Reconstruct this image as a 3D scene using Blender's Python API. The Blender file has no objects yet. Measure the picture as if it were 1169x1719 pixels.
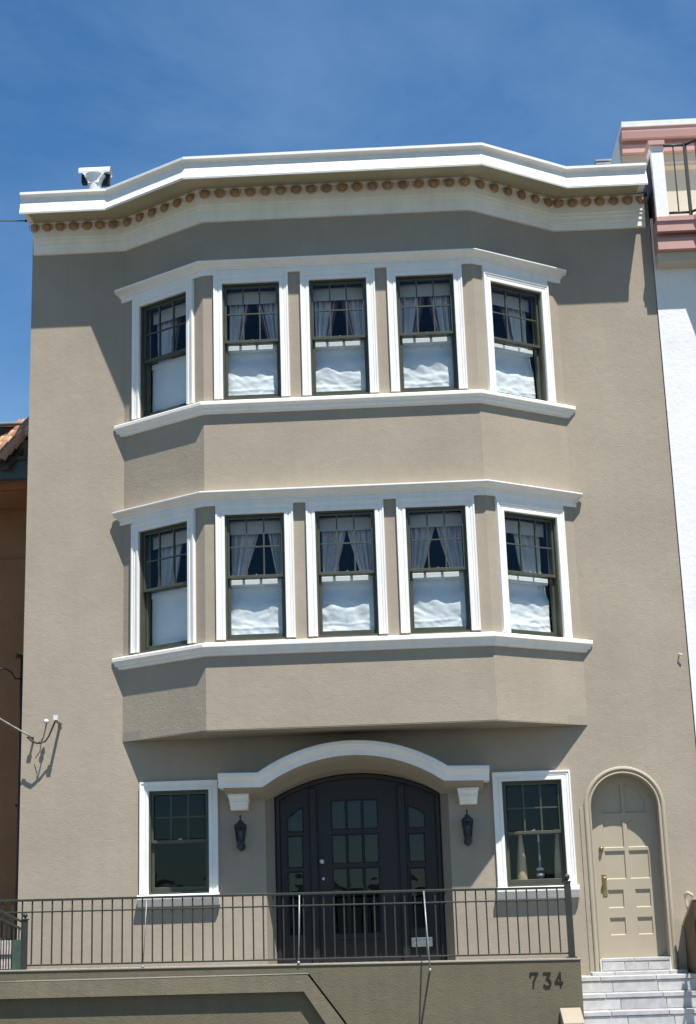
import bpy, bmesh, math, random
from mathutils import Vector, Matrix, noise
from mathutils.geometry import tessellate_polygon
random.seed(7)
S = bpy.context.scene
C = S.collection
R = math.radians

# ---------------------------------------------------------------- camera, world, sun, exposure
CAM = (4.2225, -18.722, 0.7178); YAW, PITCH, ROLL = -0.03279, 0.26047, -0.03231
cd = bpy.data.cameras.new('camera'); cam = bpy.data.objects.new('camera', cd); C.objects.link(cam)
_f = Vector((math.sin(YAW)*math.cos(PITCH), math.cos(YAW)*math.cos(PITCH), math.sin(PITCH)))
_r0 = Vector((math.cos(YAW), -math.sin(YAW), 0)); _u0 = _r0.cross(_f)
_r = math.cos(ROLL)*_r0 + math.sin(ROLL)*_u0; _u = -math.sin(ROLL)*_r0 + math.cos(ROLL)*_u0
M = Matrix((_r, _u, -_f)).transposed().to_4x4(); M.translation = CAM
cam.matrix_world = M
cd.sensor_fit = 'HORIZONTAL'; cd.sensor_width = 36; cd.lens = 36*2600/1169
cd.clip_start = 0.1; cd.clip_end = 3000
S.camera = cam

SUN = Vector((0.516, -1.0, 2.50)).normalized()
w = bpy.data.worlds.new('World'); S.world = w; w.use_nodes = True
nt = w.node_tree; bg = nt.nodes['Background']
sky = nt.nodes.new('ShaderNodeTexSky'); sky.sky_type = 'NISHITA'; sky.sun_disc = False
sky.sun_elevation = math.asin(SUN.z); sky.sun_rotation = math.atan2(SUN.x, SUN.y)
sky.altitude = 2500; sky.air_density = 1.35; sky.dust_density = 0.0; sky.ozone_density = 1.3
# thin cirrus over the blue
tc = nt.nodes.new('ShaderNodeTexCoord'); mp = nt.nodes.new('ShaderNodeMapping')
mp.inputs['Scale'].default_value = (1.2, 1.3, 2.3); mp.inputs['Rotation'].default_value = (0.25, 0.35, 0.2)
nz = nt.nodes.new('ShaderNodeTexNoise'); nz.inputs['Scale'].default_value = 3.1; nz.inputs['Detail'].default_value = 6
nz.inputs['Roughness'].default_value = 0.62; nz.inputs['Distortion'].default_value = 0.35
cr = nt.nodes.new('ShaderNodeValToRGB'); cr.color_ramp.elements[0].position = 0.36; cr.color_ramp.elements[1].position = 0.80
cr.color_ramp.elements[1].color = (0.20, 0.20, 0.20, 1)
mx = nt.nodes.new('ShaderNodeMix'); mx.data_type = 'RGBA'
mx.inputs[7].default_value = (4.6, 6.4, 8.0, 1)
nt.links.new(tc.outputs['Generated'], mp.inputs[0]); nt.links.new(mp.outputs[0], nz.inputs['Vector'])
nt.links.new(nz.outputs['Fac'], cr.inputs[0]); nt.links.new(cr.outputs[0], mx.inputs[0])
hs = nt.nodes.new('ShaderNodeHueSaturation'); hs.inputs['Saturation'].default_value = 1.29
nt.links.new(sky.outputs[0], hs.inputs['Color']); nt.links.new(hs.outputs[0], mx.inputs[6]); nt.links.new(mx.outputs[2], bg.inputs[0])
bg.inputs[1].default_value = 0.085
sl = bpy.data.lights.new('sun', 'SUN'); sl.energy = 5.0; sl.angle = R(0.53); sl.color = (1.0, 0.98, 0.95)
so = bpy.data.objects.new('sun', sl); C.objects.link(so)
so.rotation_euler = SUN.to_track_quat('Z', 'Y').to_euler(); so.location = (10, -20, 40)
S.view_settings.view_transform = 'Standard'; S.view_settings.look = 'None'
S.view_settings.exposure = 0.70; S.view_settings.gamma = 1; S.view_settings.use_curve_mapping = False
S.cycles.max_bounces = 8; S.cycles.transparent_max_bounces = 12

# ---------------------------------------------------------------- materials
def mat(name, col, rough=0.6, var=0.0, vscale=1.5, bump=0.0, bscale=60, bdist=0.004, metal=0.0, spec=0.4, col2=None,
        coarse=0.0, streak=0.0, trans=0.0):
    m = bpy.data.materials.new(name); m.use_nodes = True; t = m.node_tree; b = t.nodes['Principled BSDF']
    b.inputs['Base Color'].default_value = (*col, 1); b.inputs['Roughness'].default_value = rough
    b.inputs['Metallic'].default_value = metal; b.inputs['Specular IOR Level'].default_value = spec
    N = t.nodes.new; L = t.links.new
    g = N('ShaderNodeNewGeometry')
    if var > 0:
        n1 = N('ShaderNodeTexNoise'); n1.inputs['Scale'].default_value = vscale; n1.inputs['Detail'].default_value = 7
        n1.inputs['Roughness'].default_value = 0.62
        L(g.outputs['Position'], n1.inputs['Vector'])
        r = N('ShaderNodeValToRGB'); r.color_ramp.elements[0].position = 0.3; r.color_ramp.elements[1].position = 0.7
        c2 = col2 if col2 else tuple(c*(1-var) for c in col)
        r.color_ramp.elements[0].color = (*c2, 1); r.color_ramp.elements[1].color = (*[min(1, c*(1+var*0.5)) for c in col], 1)
        L(n1.outputs['Fac'], r.inputs[0]); out = r.outputs[0]
        if streak > 0:   # rain streaks and grime with a shape of their own
            mpn = N('ShaderNodeMapping'); mpn.inputs['Scale'].default_value = (5.0, 5.0, 0.35)
            n2 = N('ShaderNodeTexNoise'); n2.inputs['Scale'].default_value = 2.0; n2.inputs['Detail'].default_value = 6
            L(g.outputs['Position'], mpn.inputs[0]); L(mpn.outputs[0], n2.inputs['Vector'])
            r2 = N('ShaderNodeValToRGB'); r2.color_ramp.elements[0].position = 0.30; r2.color_ramp.elements[1].position = 0.55
            r2.color_ramp.elements[0].color = (1-streak, 1-streak, 1-streak*1.1, 1); r2.color_ramp.elements[1].color = (1, 1, 1, 1)
            L(n2.outputs['Fac'], r2.inputs[0])
            mm = N('ShaderNodeMix'); mm.data_type = 'RGBA'; mm.blend_type = 'MULTIPLY'; mm.inputs[0].default_value = 1
            L(out, mm.inputs[6]); L(r2.outputs[0], mm.inputs[7]); out = mm.outputs[2]
        L(out, b.inputs['Base Color'])
    if bump > 0:
        n3 = N('ShaderNodeTexNoise'); n3.inputs['Scale'].default_value = bscale; n3.inputs['Detail'].default_value = 4
        n3.inputs['Roughness'].default_value = 0.6
        L(g.outputs['Position'], n3.inputs['Vector'])
        h = n3.outputs['Fac']
        if coarse > 0:
            n4 = N('ShaderNodeTexNoise'); n4.inputs['Scale'].default_value = bscale*0.16; n4.inputs['Detail'].default_value = 3
            n4.inputs['Distortion'].default_value = 0.6
            L(g.outputs['Position'], n4.inputs['Vector'])
            ma = N('ShaderNodeMath'); ma.operation = 'MULTIPLY_ADD'; ma.inputs[1].default_value = coarse
            L(n4.outputs['Fac'], ma.inputs[0]); L(h, ma.inputs[2]); h = ma.outputs[0]
        bp = N('ShaderNodeBump'); bp.inputs['Strength'].default_value = bump; bp.inputs['Distance'].default_value = bdist
        L(h, bp.inputs['Height']); L(bp.outputs[0], b.inputs['Normal'])
    return m

stucco = mat('tan_stucco', (0.358, 0.302, 0.228), 0.9, var=0.13, vscale=0.8, bump=0.7, bscale=62, bdist=0.0055, spec=0.15, coarse=0.9, streak=0.03)
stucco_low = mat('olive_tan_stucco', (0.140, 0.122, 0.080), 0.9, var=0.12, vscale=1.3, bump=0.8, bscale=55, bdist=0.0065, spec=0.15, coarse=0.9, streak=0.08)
cove_tan = mat('smooth_tan_plaster', (0.30, 0.262, 0.20), 0.8, var=0.08, vscale=2.5, bump=0.3, bscale=50, spec=0.2)
soffit_olive = mat('olive_soffit_paint', (0.40, 0.345, 0.21), 0.7, var=0.15, vscale=2.2, bump=0.2, bscale=30)
trim = mat('cream_white_trim_paint', (0.82, 0.79, 0.72), 0.5, var=0.05, vscale=3.0, bump=0.25, bscale=22, bdist=0.004, streak=0.05)
frieze_m = mat('ivory_frieze_paint', (0.86, 0.80, 0.67), 0.55, var=0.07, vscale=3.0, bump=0.25, bscale=24, streak=0.07)
terra = mat('terracotta_ball_paint', (0.46, 0.27, 0.13), 0.6, var=0.35, vscale=9, bump=0.4, bscale=80)
terra_rim = mat('pale_terracotta_rim', (0.55, 0.36, 0.24), 0.6, var=0.15, vscale=8)
green = mat('dark_olive_sash_paint', (0.068, 0.072, 0.048), 0.35, var=0.2, vscale=6, bump=0.1, bscale=60)
iron = mat('green_black_iron', (0.030, 0.033, 0.025), 0.5, var=0.25, vscale=10, bump=0.15, bscale=90)
lantern_m = mat('verdigris_black_metal', (0.028, 0.045, 0.045), 0.4, var=0.3, vscale=25, metal=0.3)
doordark = mat('charcoal_door_paint', (0.017, 0.0145, 0.0145), 0.5, var=0.2, vscale=4, bump=0.15, bscale=40)
beige_door = mat('tan_door_paint', (0.385, 0.328, 0.235), 0.5, var=0.06, vscale=3, bump=0.15, bscale=30)
brass = mat('worn_brass', (0.45, 0.32, 0.13), 0.35, metal=0.9, var=0.3, vscale=30)
steel = mat('bare_metal', (0.6, 0.6, 0.58), 0.3, metal=0.8, var=0.2, vscale=20)
tile_m = [mat('pale_stone_tile_%s' % k, c, 0.5, var=0.22, vscale=7+k, bump=0.25, bscale=30, streak=0.0)
          for k, c in enumerate([(0.45, 0.438, 0.42), (0.49, 0.478, 0.455), (0.41, 0.40, 0.39), (0.47, 0.452, 0.425)])]
grout = mat('white_grout', (0.62, 0.61, 0.58), 0.85, var=0.12, vscale=8)
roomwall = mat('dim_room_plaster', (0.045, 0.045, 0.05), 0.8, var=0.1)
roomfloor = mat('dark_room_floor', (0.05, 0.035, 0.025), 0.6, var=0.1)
cloth = mat('white_shade_cloth', (0.82, 0.86, 0.90), 0.85, var=0.04, vscale=6, bump=0.3, bscale=25, bdist=0.006)
blind_m = mat('ivory_roller_blind', (0.62, 0.60, 0.56), 0.8, var=0.04)
rubber = mat('dark_brown_number_metal', (0.018, 0.014, 0.011), 0.5, var=0.2)
white_plastic = mat('weathered_white_metal', (0.66, 0.68, 0.68), 0.45, var=0.18, vscale=7, bump=0.2)
blackin = mat('band_and_shade_black', (0.015, 0.015, 0.017), 0.8, var=0.1)  # black of the candlestick bands and of the painted shade in the flue
wire_m = mat('grey_twisted_cable', (0.30, 0.28, 0.25), 0.6, var=0.3, vscale=40)
wire_d = mat('dark_cable', (0.05, 0.045, 0.04), 0.6, var=0.3, vscale=40)
white_stucco = mat('white_rough_stucco', (0.80, 0.78, 0.735), 0.9, var=0.07, vscale=2, bump=0.35, bscale=16, bdist=0.012, spec=0.15, coarse=0.6)
pink = mat('salmon_pink_paint', (0.50, 0.285, 0.245), 0.75, var=0.08, vscale=2.5, bump=0.25, bscale=30)
cream = mat('cream_plaster', (0.55, 0.475, 0.36), 0.8, var=0.06, vscale=2, bump=0.3, bscale=30)
brown_wall = mat('brown_stucco', (0.32, 0.165, 0.080), 0.9, var=0.15, vscale=1.5, bump=0.8, bscale=40, bdist=0.008, spec=0.15)
brown_red = mat('rust_red_band', (0.33, 0.10, 0.035), 0.8, var=0.15, vscale=3)
teal = mat('teal_fascia_paint', (0.055, 0.085, 0.078), 0.6, var=0.15, vscale=3)
pipe_m = mat('dark_maroon_pipe', (0.05, 0.022, 0.018), 0.5, var=0.3, vscale=12)
tiles = [mat('clay_barrel_tile_%d' % k, tuple(q*w_ for q, w_ in zip(c, (0.95, 0.8, 0.72))), 0.75, var=0.25, vscale=14, bump=0.5, bscale=50) for k, c in
         enumerate([(0.50, 0.30, 0.19), (0.56, 0.40, 0.24), (0.42, 0.22, 0.14)])]
darkwood_shade = mat('dark_brown_wood_and_shade', (0.075, 0.045, 0.022), 0.6, var=0.3, vscale=5, bump=0.3, bscale=30)  # wood brown, also the shade tone painted on the pier side and stair parapet
concrete = mat('sidewalk_concrete', (0.17, 0.165, 0.15), 0.9, var=0.15, vscale=1.2, bump=0.5, bscale=40)
asphalt = mat('asphalt', (0.042, 0.042, 0.042), 0.9, var=0.2, vscale=2, bump=0.6, bscale=60)
roofmat = mat('grey_roofing', (0.18, 0.18, 0.18), 0.9, var=0.15, vscale=2)
green_panel = mat('mossy_green_panel', (0.045, 0.075, 0.05), 0.6, var=0.3, vscale=9)
picket = mat('faded_pink_picket', (0.50, 0.40, 0.36), 0.7, var=0.3, vscale=20)
vase_m = mat('sand_ceramic', (0.55, 0.43, 0.28), 0.5, var=0.12, vscale=8)

def curtain_mat():
    m = mat('sheer_blue_grey_curtain', (0.40, 0.43, 0.47), 0.85)
    t = m.node_tree; b = t.nodes['Principled BSDF']; N = t.nodes.new; L = t.links.new
    uv = N('ShaderNodeUVMap'); uv.uv_map = 'UVMap'
    sx = N('ShaderNodeSeparateXYZ'); L(uv.outputs[0], sx.inputs[0])
    r = N('ShaderNodeValToRGB'); e = r.color_ramp; e.interpolation = 'LINEAR'
    e.elements[0].position = 0.0; e.elements[0].color = (0.76, 0.78, 0.82, 1)
    e.elements[1].position = 1.0; e.elements[1].color = (0.13, 0.09, 0.11, 1)
    for p, c in ((0.66, (0.72, 0.74, 0.78)), (0.70, (0.16, 0.12, 0.15)), (0.76, (0.15, 0.09, 0.13)), (0.79, (0.62, 0.58, 0.58)),
                 (0.84, (0.58, 0.54, 0.55)), (0.87, (0.14, 0.09, 0.12))):
        q = e.elements.new(p); q.color = (*c, 1)
    L(sx.outputs[0], r.inputs[0]); L(r.outputs[0], b.inputs['Base Color'])
    return m
curtain_a = curtain_mat()
curtain_b = mat('plain_blue_grey_curtain', (0.68, 0.68, 0.70), 0.85, var=0.15, vscale=9)

def glass_mat(name, ior, tint, rough=0.01):
    m = bpy.data.materials.new(name); m.use_nodes = True; t = m.node_tree; t.nodes.clear(); N = t.nodes.new; L = t.links.new
    o = N('ShaderNodeOutputMaterial'); mix = N('ShaderNodeMixShader'); tr = N('ShaderNodeBsdfTransparent'); gl = N('ShaderNodeBsdfGlossy')
    # Schlick reflectance of a thin pane, the same from both sides
    lw = N('ShaderNodeLayerWeight'); lw.inputs['Blend'].default_value = 0.5
    pw = N('ShaderNodeMath'); pw.operation = 'POWER'; pw.inputs[1].default_value = 5
    fr = N('ShaderNodeMath'); fr.operation = 'MULTIPLY_ADD'; fr.inputs[1].default_value = 1-ior; fr.inputs[2].default_value = ior
    L(lw.outputs['Facing'], pw.inputs[0]); L(pw.outputs[0], fr.inputs[0])
    tr.inputs['Color'].default_value = (*tint, 1); gl.inputs['Color'].default_value = (0.62, 0.82, 1.0, 1); gl.inputs['Roughness'].default_value = rough
    g = N('ShaderNodeNewGeometry'); nz = N('ShaderNodeTexNoise'); nz.inputs['Scale'].default_value = 2.6; nz.inputs['Detail'].default_value = 2
    bp = N('ShaderNodeBump'); bp.inputs['Strength'].default_value = 0.25; bp.inputs['Distance'].default_value = 0.012
    L(g.outputs['Position'], nz.inputs['Vector']); L(nz.outputs['Fac'], bp.inputs['Height'])
    L(bp.outputs[0], gl.inputs['Normal'])
    L(fr.outputs[0], mix.inputs[0]); L(tr.outputs[0], mix.inputs[1]); L(gl.outputs[0], mix.inputs[2]); L(mix.outputs[0], o.inputs[0])
    return m
glass = glass_mat('window_glass', 0.013, (0.93, 0.935, 0.92))
glass_door = glass_mat('door_glass', 0.028, (0.4, 0.43, 0.46))

# ---------------------------------------------------------------- mesh helpers
class B:
    """collects boxes, plates, sweeps and tubes into one mesh"""
    def __init__(s): s.v = []; s.f = []; s.smooth = set()
    def add(s, vs, fs, smooth=False):
        o = len(s.v); s.v += [tuple(p) for p in vs]
        for f in fs:
            if smooth: s.smooth.add(len(s.f))
            s.f.append([o+i for i in f])
        return s
    def box(s, x0, x1, y0, y1, z0, z1):
        vs = [(x, y, z) for z in (z0, z1) for y in (y0, y1) for x in (x0, x1)]
        return s.add(vs, [(0, 2, 3, 1), (4, 5, 7, 6), (0, 1, 5, 4), (2, 6, 7, 3), (0, 4, 6, 2), (1, 3, 7, 5)])
    def plate(s, outer, holes, y0, y1, sides=True):
        """polygon with holes in the xz plane, from y0 (front) to y1"""
        loops = [outer]+list(holes)
        tri = tessellate_polygon([[Vector((p[0], p[1], 0)) for p in l] for l in loops])
        flat = [p for l in loops for p in l]; n = len(flat)
        vs = [(p[0], y0, p[1]) for p in flat]+[(p[0], y1, p[1]) for p in flat]
        fs = []
        for t in tri:
            a, b, c = (flat[i] for i in t)
            ar = (b[0]-a[0])*(c[1]-a[1])-(b[1]-a[1])*(c[0]-a[0])
            if abs(ar) < 1e-12: continue
            t = t if ar > 0 else (t[0], t[2], t[1])
            fs.append(t); fs.append((t[2]+n, t[1]+n, t[0]+n))
        if sides:
            k = 0
            for l in loops:
                m = len(l)
                for i in range(m): j = (i+1) % m; fs.append((k+i, k+i+n, k+j+n, k+j))
                k += m
        s.add(vs, fs)
        return s
    def prism_z(s, pts, z0, z1):
        n = len(pts); vs = [(p[0], p[1], z0) for p in pts]+[(p[0], p[1], z1) for p in pts]
        return s.add(vs, [tuple(range(n))[::-1], tuple(range(n, 2*n))]+[(i, (i+1) % n, (i+1) % n+n, i+n) for i in range(n)])
    def prism_x(s, pts, x0, x1):
        n = len(pts); vs = [(x0, p[0], p[1]) for p in pts]+[(x1, p[0], p[1]) for p in pts]
        return s.add(vs, [tuple(range(n)), tuple(range(n, 2*n))[::-1]]+[(i, i+n, (i+1) % n+n, (i+1) % n) for i in range(n)])
    def tube(s, pts, r, n=8, closed_ends=True):
        pts = [Vector(p) for p in pts]; rings = []
        for i, p in enumerate(pts):
            d = (pts[min(i+1, len(pts)-1)]-pts[max(i-1, 0)]).normalized()
            a = d.cross(Vector((0.13, 0.31, 0.94))).normalized(); b = d.cross(a)
            rr = r[i] if isinstance(r, (list, tuple)) else r
            rings.append([p+a*math.cos(2*math.pi*k/n)*rr+b*math.sin(2*math.pi*k/n)*rr for k in range(n)])
        vs = [q for g in rings for q in g]; fs = []
        for i in range(len(pts)-1):
            for k in range(n): fs.append((i*n+k, i*n+(k+1) % n, (i+1)*n+(k+1) % n, (i+1)*n+k))
        s.add(vs, fs, True)
        if closed_ends:
            s.add(rings[0], [tuple(range(n))[::-1]]); s.add(rings[-1], [tuple(range(n))])
        return s
    def lathe(s, prof, c=(0, 0, 0), n=16, smooth=True, axis='z'):
        vs = []
        for r, z in prof:
            for k in range(n):
                a = 2*math.pi*(k+0.5)/n
                q = (r*math.cos(a), r*math.sin(a), z) if axis == 'z' else ((r*math.cos(a), z, r*math.sin(a)) if axis == 'y' else (z, r*math.cos(a), r*math.sin(a)))
                vs.append((q[0]+c[0], q[1]+c[1], q[2]+c[2]))
        fs = [(i*n+k, i*n+(k+1) % n, (i+1)*n+(k+1) % n, (i+1)*n+k) for i in range(len(prof)-1) for k in range(n)]
        return s.add(vs, fs, smooth)
    def sweep_ring(s, path, prof, closed=False, cap=True):
        """path: 2D points in xz; prof: list of (out, n): out = distance in front of the wall (towards -y), n = distance to the left of the path"""
        P = [Vector(p) for p in path]; m = len(P); rings = []
        for i in range(m):
            if closed or 0 < i < m-1: a = (P[i]-P[i-1]).normalized(); b = (P[(i+1) % m]-P[i]).normalized()
            elif i == 0: a = b = (P[1]-P[0]).normalized()
            else: a = b = (P[i]-P[i-1]).normalized()
            na = Vector((-a.y, a.x)); nb = Vector((-b.y, b.x)); q = (na+nb); q = q/(q.dot(na)) if q.length > 1e-6 else na
            rings.append([(P[i].x+q.x*n_, -o, P[i].y+q.y*n_) for o, n_ in prof])
        k = len(prof); vs = [p for r in rings for p in r]; fs = []
        for i in range(m if closed else m-1):
            j = (i+1) % m
            for t in range(k): u = (t+1) % k; fs.append((i*k+t, i*k+u, j*k+u, j*k+t))
        s.add(vs, fs)
        if not closed and cap: s.add(rings[0], [tuple(range(k))[::-1]]); s.add(rings[-1], [tuple(range(k))])
        return s
    def sweep_plan(s, path, prof, ends='perp'):
        """path: plan points, walls' outside to the right of travel (+x travel -> -y outside); prof: closed list of (out, z)"""
        P = [Vector(p) for p in path]; m = len(P); rings = []
        for i in range(m):
            a = (P[i]-P[i-1]).normalized() if i > 0 else None; b = (P[i+1]-P[i]).normalized() if i < m-1 else None
            if a is None: a = b
            if b is None: b = a
            na = Vector((a.y, -a.x)); nb = Vector((b.y, -b.x)); q = na+nb; q = q/q.dot(na)
            ring = []
            for o, z in prof:
                p = P[i]+q*o
                if ends == 'wall' and i in (0, m-1):       # run on to the wall plane behind
                    d = (b if i == 0 else a); t_ = (P[i].y-p.y)/d.y
                    lim = (P[i].x-0.13 if i == 0 else P[i].x+0.13); tl = (lim-p.x)/d.x
                    p = p+d*(max(t_, tl) if i == 0 else min(t_, tl))
                ring.append((p.x, p.y, z))
            rings.append(ring)
        k = len(prof); vs = [p for r in rings for p in r]; fs = []
        for i in range(m-1):
            for t in range(k): u = (t+1) % k; fs.append((i*k+t, (i+1)*k+t, (i+1)*k+u, i*k+u))
        s.add(vs, fs); s.add(rings[0], [tuple(range(k))]); s.add(rings[-1], [tuple(range(k))[::-1]])
        return s
    def mesh(s, name, m, smooth=False, bevel=0):
        me = bpy.data.meshes.new(name); me.from_pydata(s.v, [], s.f)
        me.materials.append(m)
        for i, p in enumerate(me.polygons): p.use_smooth = smooth or (i in s.smooth)
        bm = bmesh.new(); bm.from_mesh(me)
        bmesh.ops.remove_doubles(bm, verts=bm.verts, dist=1e-5)
        bmesh.ops.recalc_face_normals(bm, faces=bm.faces)
        if bevel:
            es = [e for e in bm.edges if len(e.link_faces) == 2 and e.calc_face_angle(0) > 0.5]
            bmesh.ops.bevel(bm, geom=es, offset=bevel, segments=1, affect='EDGES', clamp_overlap=True)
        bm.to_mesh(me); bm.free()
        return me

def obj(name, me, parent=None, loc=(0, 0, 0), rz=0, label=None):
    o = bpy.data.objects.new(name, me); C.objects.link(o)
    o.location = loc; o.rotation_euler = (0, 0, rz); o.parent = parent
    if label: o['label'] = label
    return o
def thing(name, label, cat, loc=(0, 0, 0), rz=0, group=None, me=None, parent=None):
    o = obj(name, me, None, loc, rz); o['label'] = label; o['category'] = cat
    if group: o['group'] = group
    return o
def structure(name, me, loc=(0, 0, 0)):
    o = obj(name, me, None, loc); o['kind'] = 'structure'; return o
def arch(x0, x1, zb, zs, zt, n=20):
    """outline from bottom left round: counter-clockwise, with a segmental arch springing at zs, top zt"""
    c = (x0+x1)/2; h = (x1-x0)/2; r = zt-zs; Rr = (h*h+r*r)/(2*r); zc = zt-Rr; a = math.asin(min(1, h/Rr))
    return [(x0, zb), (x1, zb)]+[(c+Rr*math.sin(a-2*a*i/n), zc+Rr*math.cos(a-2*a*i/n)) for i in range(n+1)]
def rect(x0, x1, z0, z1): return [(x0, z0), (x1, z0), (x1, z1), (x0, z1)]

# ---------------------------------------------------------------- setting
GZ = -0.95
structure('street', B().box(-200, 200, -300, 300, GZ-0.3, GZ-0.14).mesh('street', asphalt))
b = B(); xx = -12.0
b.box(-60, 60, -6.2, 12, GZ-0.2, GZ)
sw = structure('sidewalk', b.mesh('sidewalk', concrete, bevel=0.01))
b = B(); b.box(-60, 60, -17.5-4.5, -17.5-2.2, GZ-0.2, GZ+0.0)
structure('far_pavement', b.mesh('far_pavement', concrete))
hill_m = mat('added_hillside_green', (0.05, 0.065, 0.04), 0.9, var=0.5, vscale=0.02)
hv = []; hf = []; nh = 64
for k in range(nh+1):
    a = math.pi*(1+k/nh); hgt = 9+5*noise.noise(Vector((k*0.13, 1, 0)))+2*noise.noise(Vector((k*0.5, 2, 0)))
    for rr, zz in ((190, GZ-0.1), (250, hgt*0.8), (330, hgt), (480, hgt*0.9)): hv.append((rr*math.cos(a), rr*math.sin(a), zz))
for k in range(nh):
    for q in range(3): hf.append((4*k+q, 4*k+q+1, 4*k+q+5, 4*k+q+4))
structure('added_hills', B().add(hv, hf, True).mesh('added_hills', hill_m))  # unseen slopes added to darken the low sky mirrored in the glass

# ---------------------------------------------------------------- the house
XL, XR, A, D = 1.9008, 5.2875, 1.1159, 0.7418
LS = math.hypot(A, D); WL, WR = -0.451, 7.668
ZB, ZS1, ZS2, ZTOP = 2.955, 3.960, 6.960, 9.86
AL = math.atan2(-D, A); AR = math.atan2(D, A)
house = thing('house', 'three-storey tan stucco house with a white-trimmed two-storey bay, behind the porch railing', 'house')
PLAN = [(WL, 0), (XL-A, 0), (XL, -D), (XR, -D), (XR+A, 0), (WR, 0)]
BAY = PLAN[1:5]
FW, FH = 0.718, 1.535                                  # front sash window opening
FRONT_X = [2.144, 3.234, 4.322]
EX0, EX1 = 2.505, 4.690                                # entrance
wl_out = rect(WL, WR, GZ, ZTOP)
holes = [rect(1.11, 1.83, 1.13, 2.34), rect(5.333, 6.040, 1.083, 2.31), arch(EX0, EX1, 0.18, 2.20, 2.545),
         arch(6.370, 7.160, 0.12, 1.96, 2.355), rect(XL-A+0.18, XR+A-0.18, ZB+0.25, ZTOP-0.35)]
obj('wall', B().plate(wl_out, holes, 0, 0.24).mesh('wall', stucco), house)
b = B(); b.box(WL, WL+0.2, 0.241, 8, GZ, ZTOP); b.box(WR-0.2, WR, 0.241, 8, GZ, ZTOP); b.box(WL+0.2, WR-0.2, 7.8, 8, GZ, ZTOP)
obj('side_wall', b.mesh('side_wall', stucco), house)
b = B()
hole = [rect(x-XL, x-XL+FW, z, z+FH) for x in FRONT_X for z in (4.0, 7.0)]
bw = B().plate(rect(0, XR-XL, ZB, ZTOP), hole, 0, 0.2).mesh('bay_front_wall', stucco)
obj('bay_wall', bw, house, (XL, -D, 0))
SW = 0.81
h = [rect(0.272, 0.272+SW, z, z+FH-0.01) for z in (3.995, 7.0)]
obj('bay_wall', B().plate(rect(0, LS, ZB, ZTOP), h, 0, 0.2).mesh('bay_side_wall', stucco), house, (XL-A, 0, 0), AL)
h = [rect(LS-1.092, LS-1.092+SW, z, z+FH-0.03) for z in (3.975, 6.965)]
obj('bay_wall', B().plate(rect(0, LS, ZB, ZTOP), h, 0, 0.2).mesh('bay_side_wall', stucco), house, (XR, -D, 0), AR)
# floors inside and the belly soffit under the bay
bayp = [(XL-A+0.02, 0.0), (XL+0.012, -D+0.02), (XR-0.012, -D+0.02), (XR+A-0.02, 0.0)]
b = B(); b.prism_z([(XL-A+0.003, -0.003)]+[(XL+0.001, -D+0.003), (XR-0.001, -D+0.003), (XR+A-0.003, -0.003)], ZB-0.012, ZB+0.10)
obj('bay_soffit', b.mesh('bay_soffit', cove_tan), house)
b = B()
for z0, z1 in ((3.06, 3.2), (6.1, 6.25)):
    b.box(WL+0.2, WR-0.2, 0.242, 7.8, z0, z1)
    b.prism_z([(XL-A+0.28, 0.24), (XL+0.08, -D+0.21), (XR-0.08, -D+0.21), (XR+A-0.28, 0.24)], z0+0.005, z1-0.005)
b.box(WL+0.2, WR-0.2, 0.242, 7.8, -0.2, 0.1)
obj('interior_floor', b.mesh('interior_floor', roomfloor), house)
b = B(); b.box(WL+0.201, WR-0.201, 4.0, 4.1, 0.12, 9.8)
for x in (WL+0.201, 6.6): b.box(x, x+0.05, 0.25, 3.99, 3.21, 9.7)
b.box(2.3, 2.36, 0.32, 3.99, 0.11, 3.05); b.box(4.8, 4.86, 0.32, 3.99, 0.11, 3.05); b.box(6.2, 6.26, 0.3, 3.99, 0.11, 3.05)
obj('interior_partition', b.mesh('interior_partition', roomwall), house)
# roof
b = B(); b.prism_z(PLAN+[(WR, 8), (WL, 8)], ZTOP-0.03, ZTOP+0.04)
obj('roof', b.mesh('roof', roofmat), house)

# main cornice
OC = 0.555
PLANC = [(WL-0.05, 0)]+PLAN[1:5]+[(WR-0.075, 0)]
prof = [(0.0, 9.845), (OC-0.045, 9.815), (OC-0.03, 9.735), (OC-0.005, 9.728), (OC-0.0, 9.752), (OC-0.012, 9.768), (OC-0.022, 9.79), (OC-0.052, 9.905),
        (OC-0.066, 9.925), (OC-0.07, 9.965), (OC-0.045, 9.985), (OC-0.012, 9.993), (OC-0.004, 10.0), (OC-0.004, 10.035), (OC-0.03, 10.046), (0.1, 10.07), (0.0, 10.07)]
cor = obj('cornice', B().sweep_plan(PLANC, prof).mesh('cornice', trim), house)
prof = [(0.0, 9.843), (0.012, 9.831), (OC-0.055, 9.797), (OC-0.055, 9.789), (0.10, 9.815), (0.0, 9.81)]
PLANS = [(WL+0.03, 0)]+PLAN[1:5]+[(WR-0.17, 0)]
obj('soffit', B().sweep_plan(PLANS, prof).mesh('soffit', soffit_olive), cor)
PLANF = [(WL+0.02, 0)]+PLAN[1:5]+[(WR-0.06, 0)]
fz = [(0.0, 9.382), (0.030, 9.385), (0.040, 9.395), (0.040, 9.475), (0.052, 9.487), (0.052, 9.540), (0.066, 9.556), (0.066, 9.585),
      (0.078, 9.60), (0.078, 9.828), (0.0, 9.828)]
fr = obj('frieze', B().sweep_plan(PLANF, fz).mesh('frieze', frieze_m), house)
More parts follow.
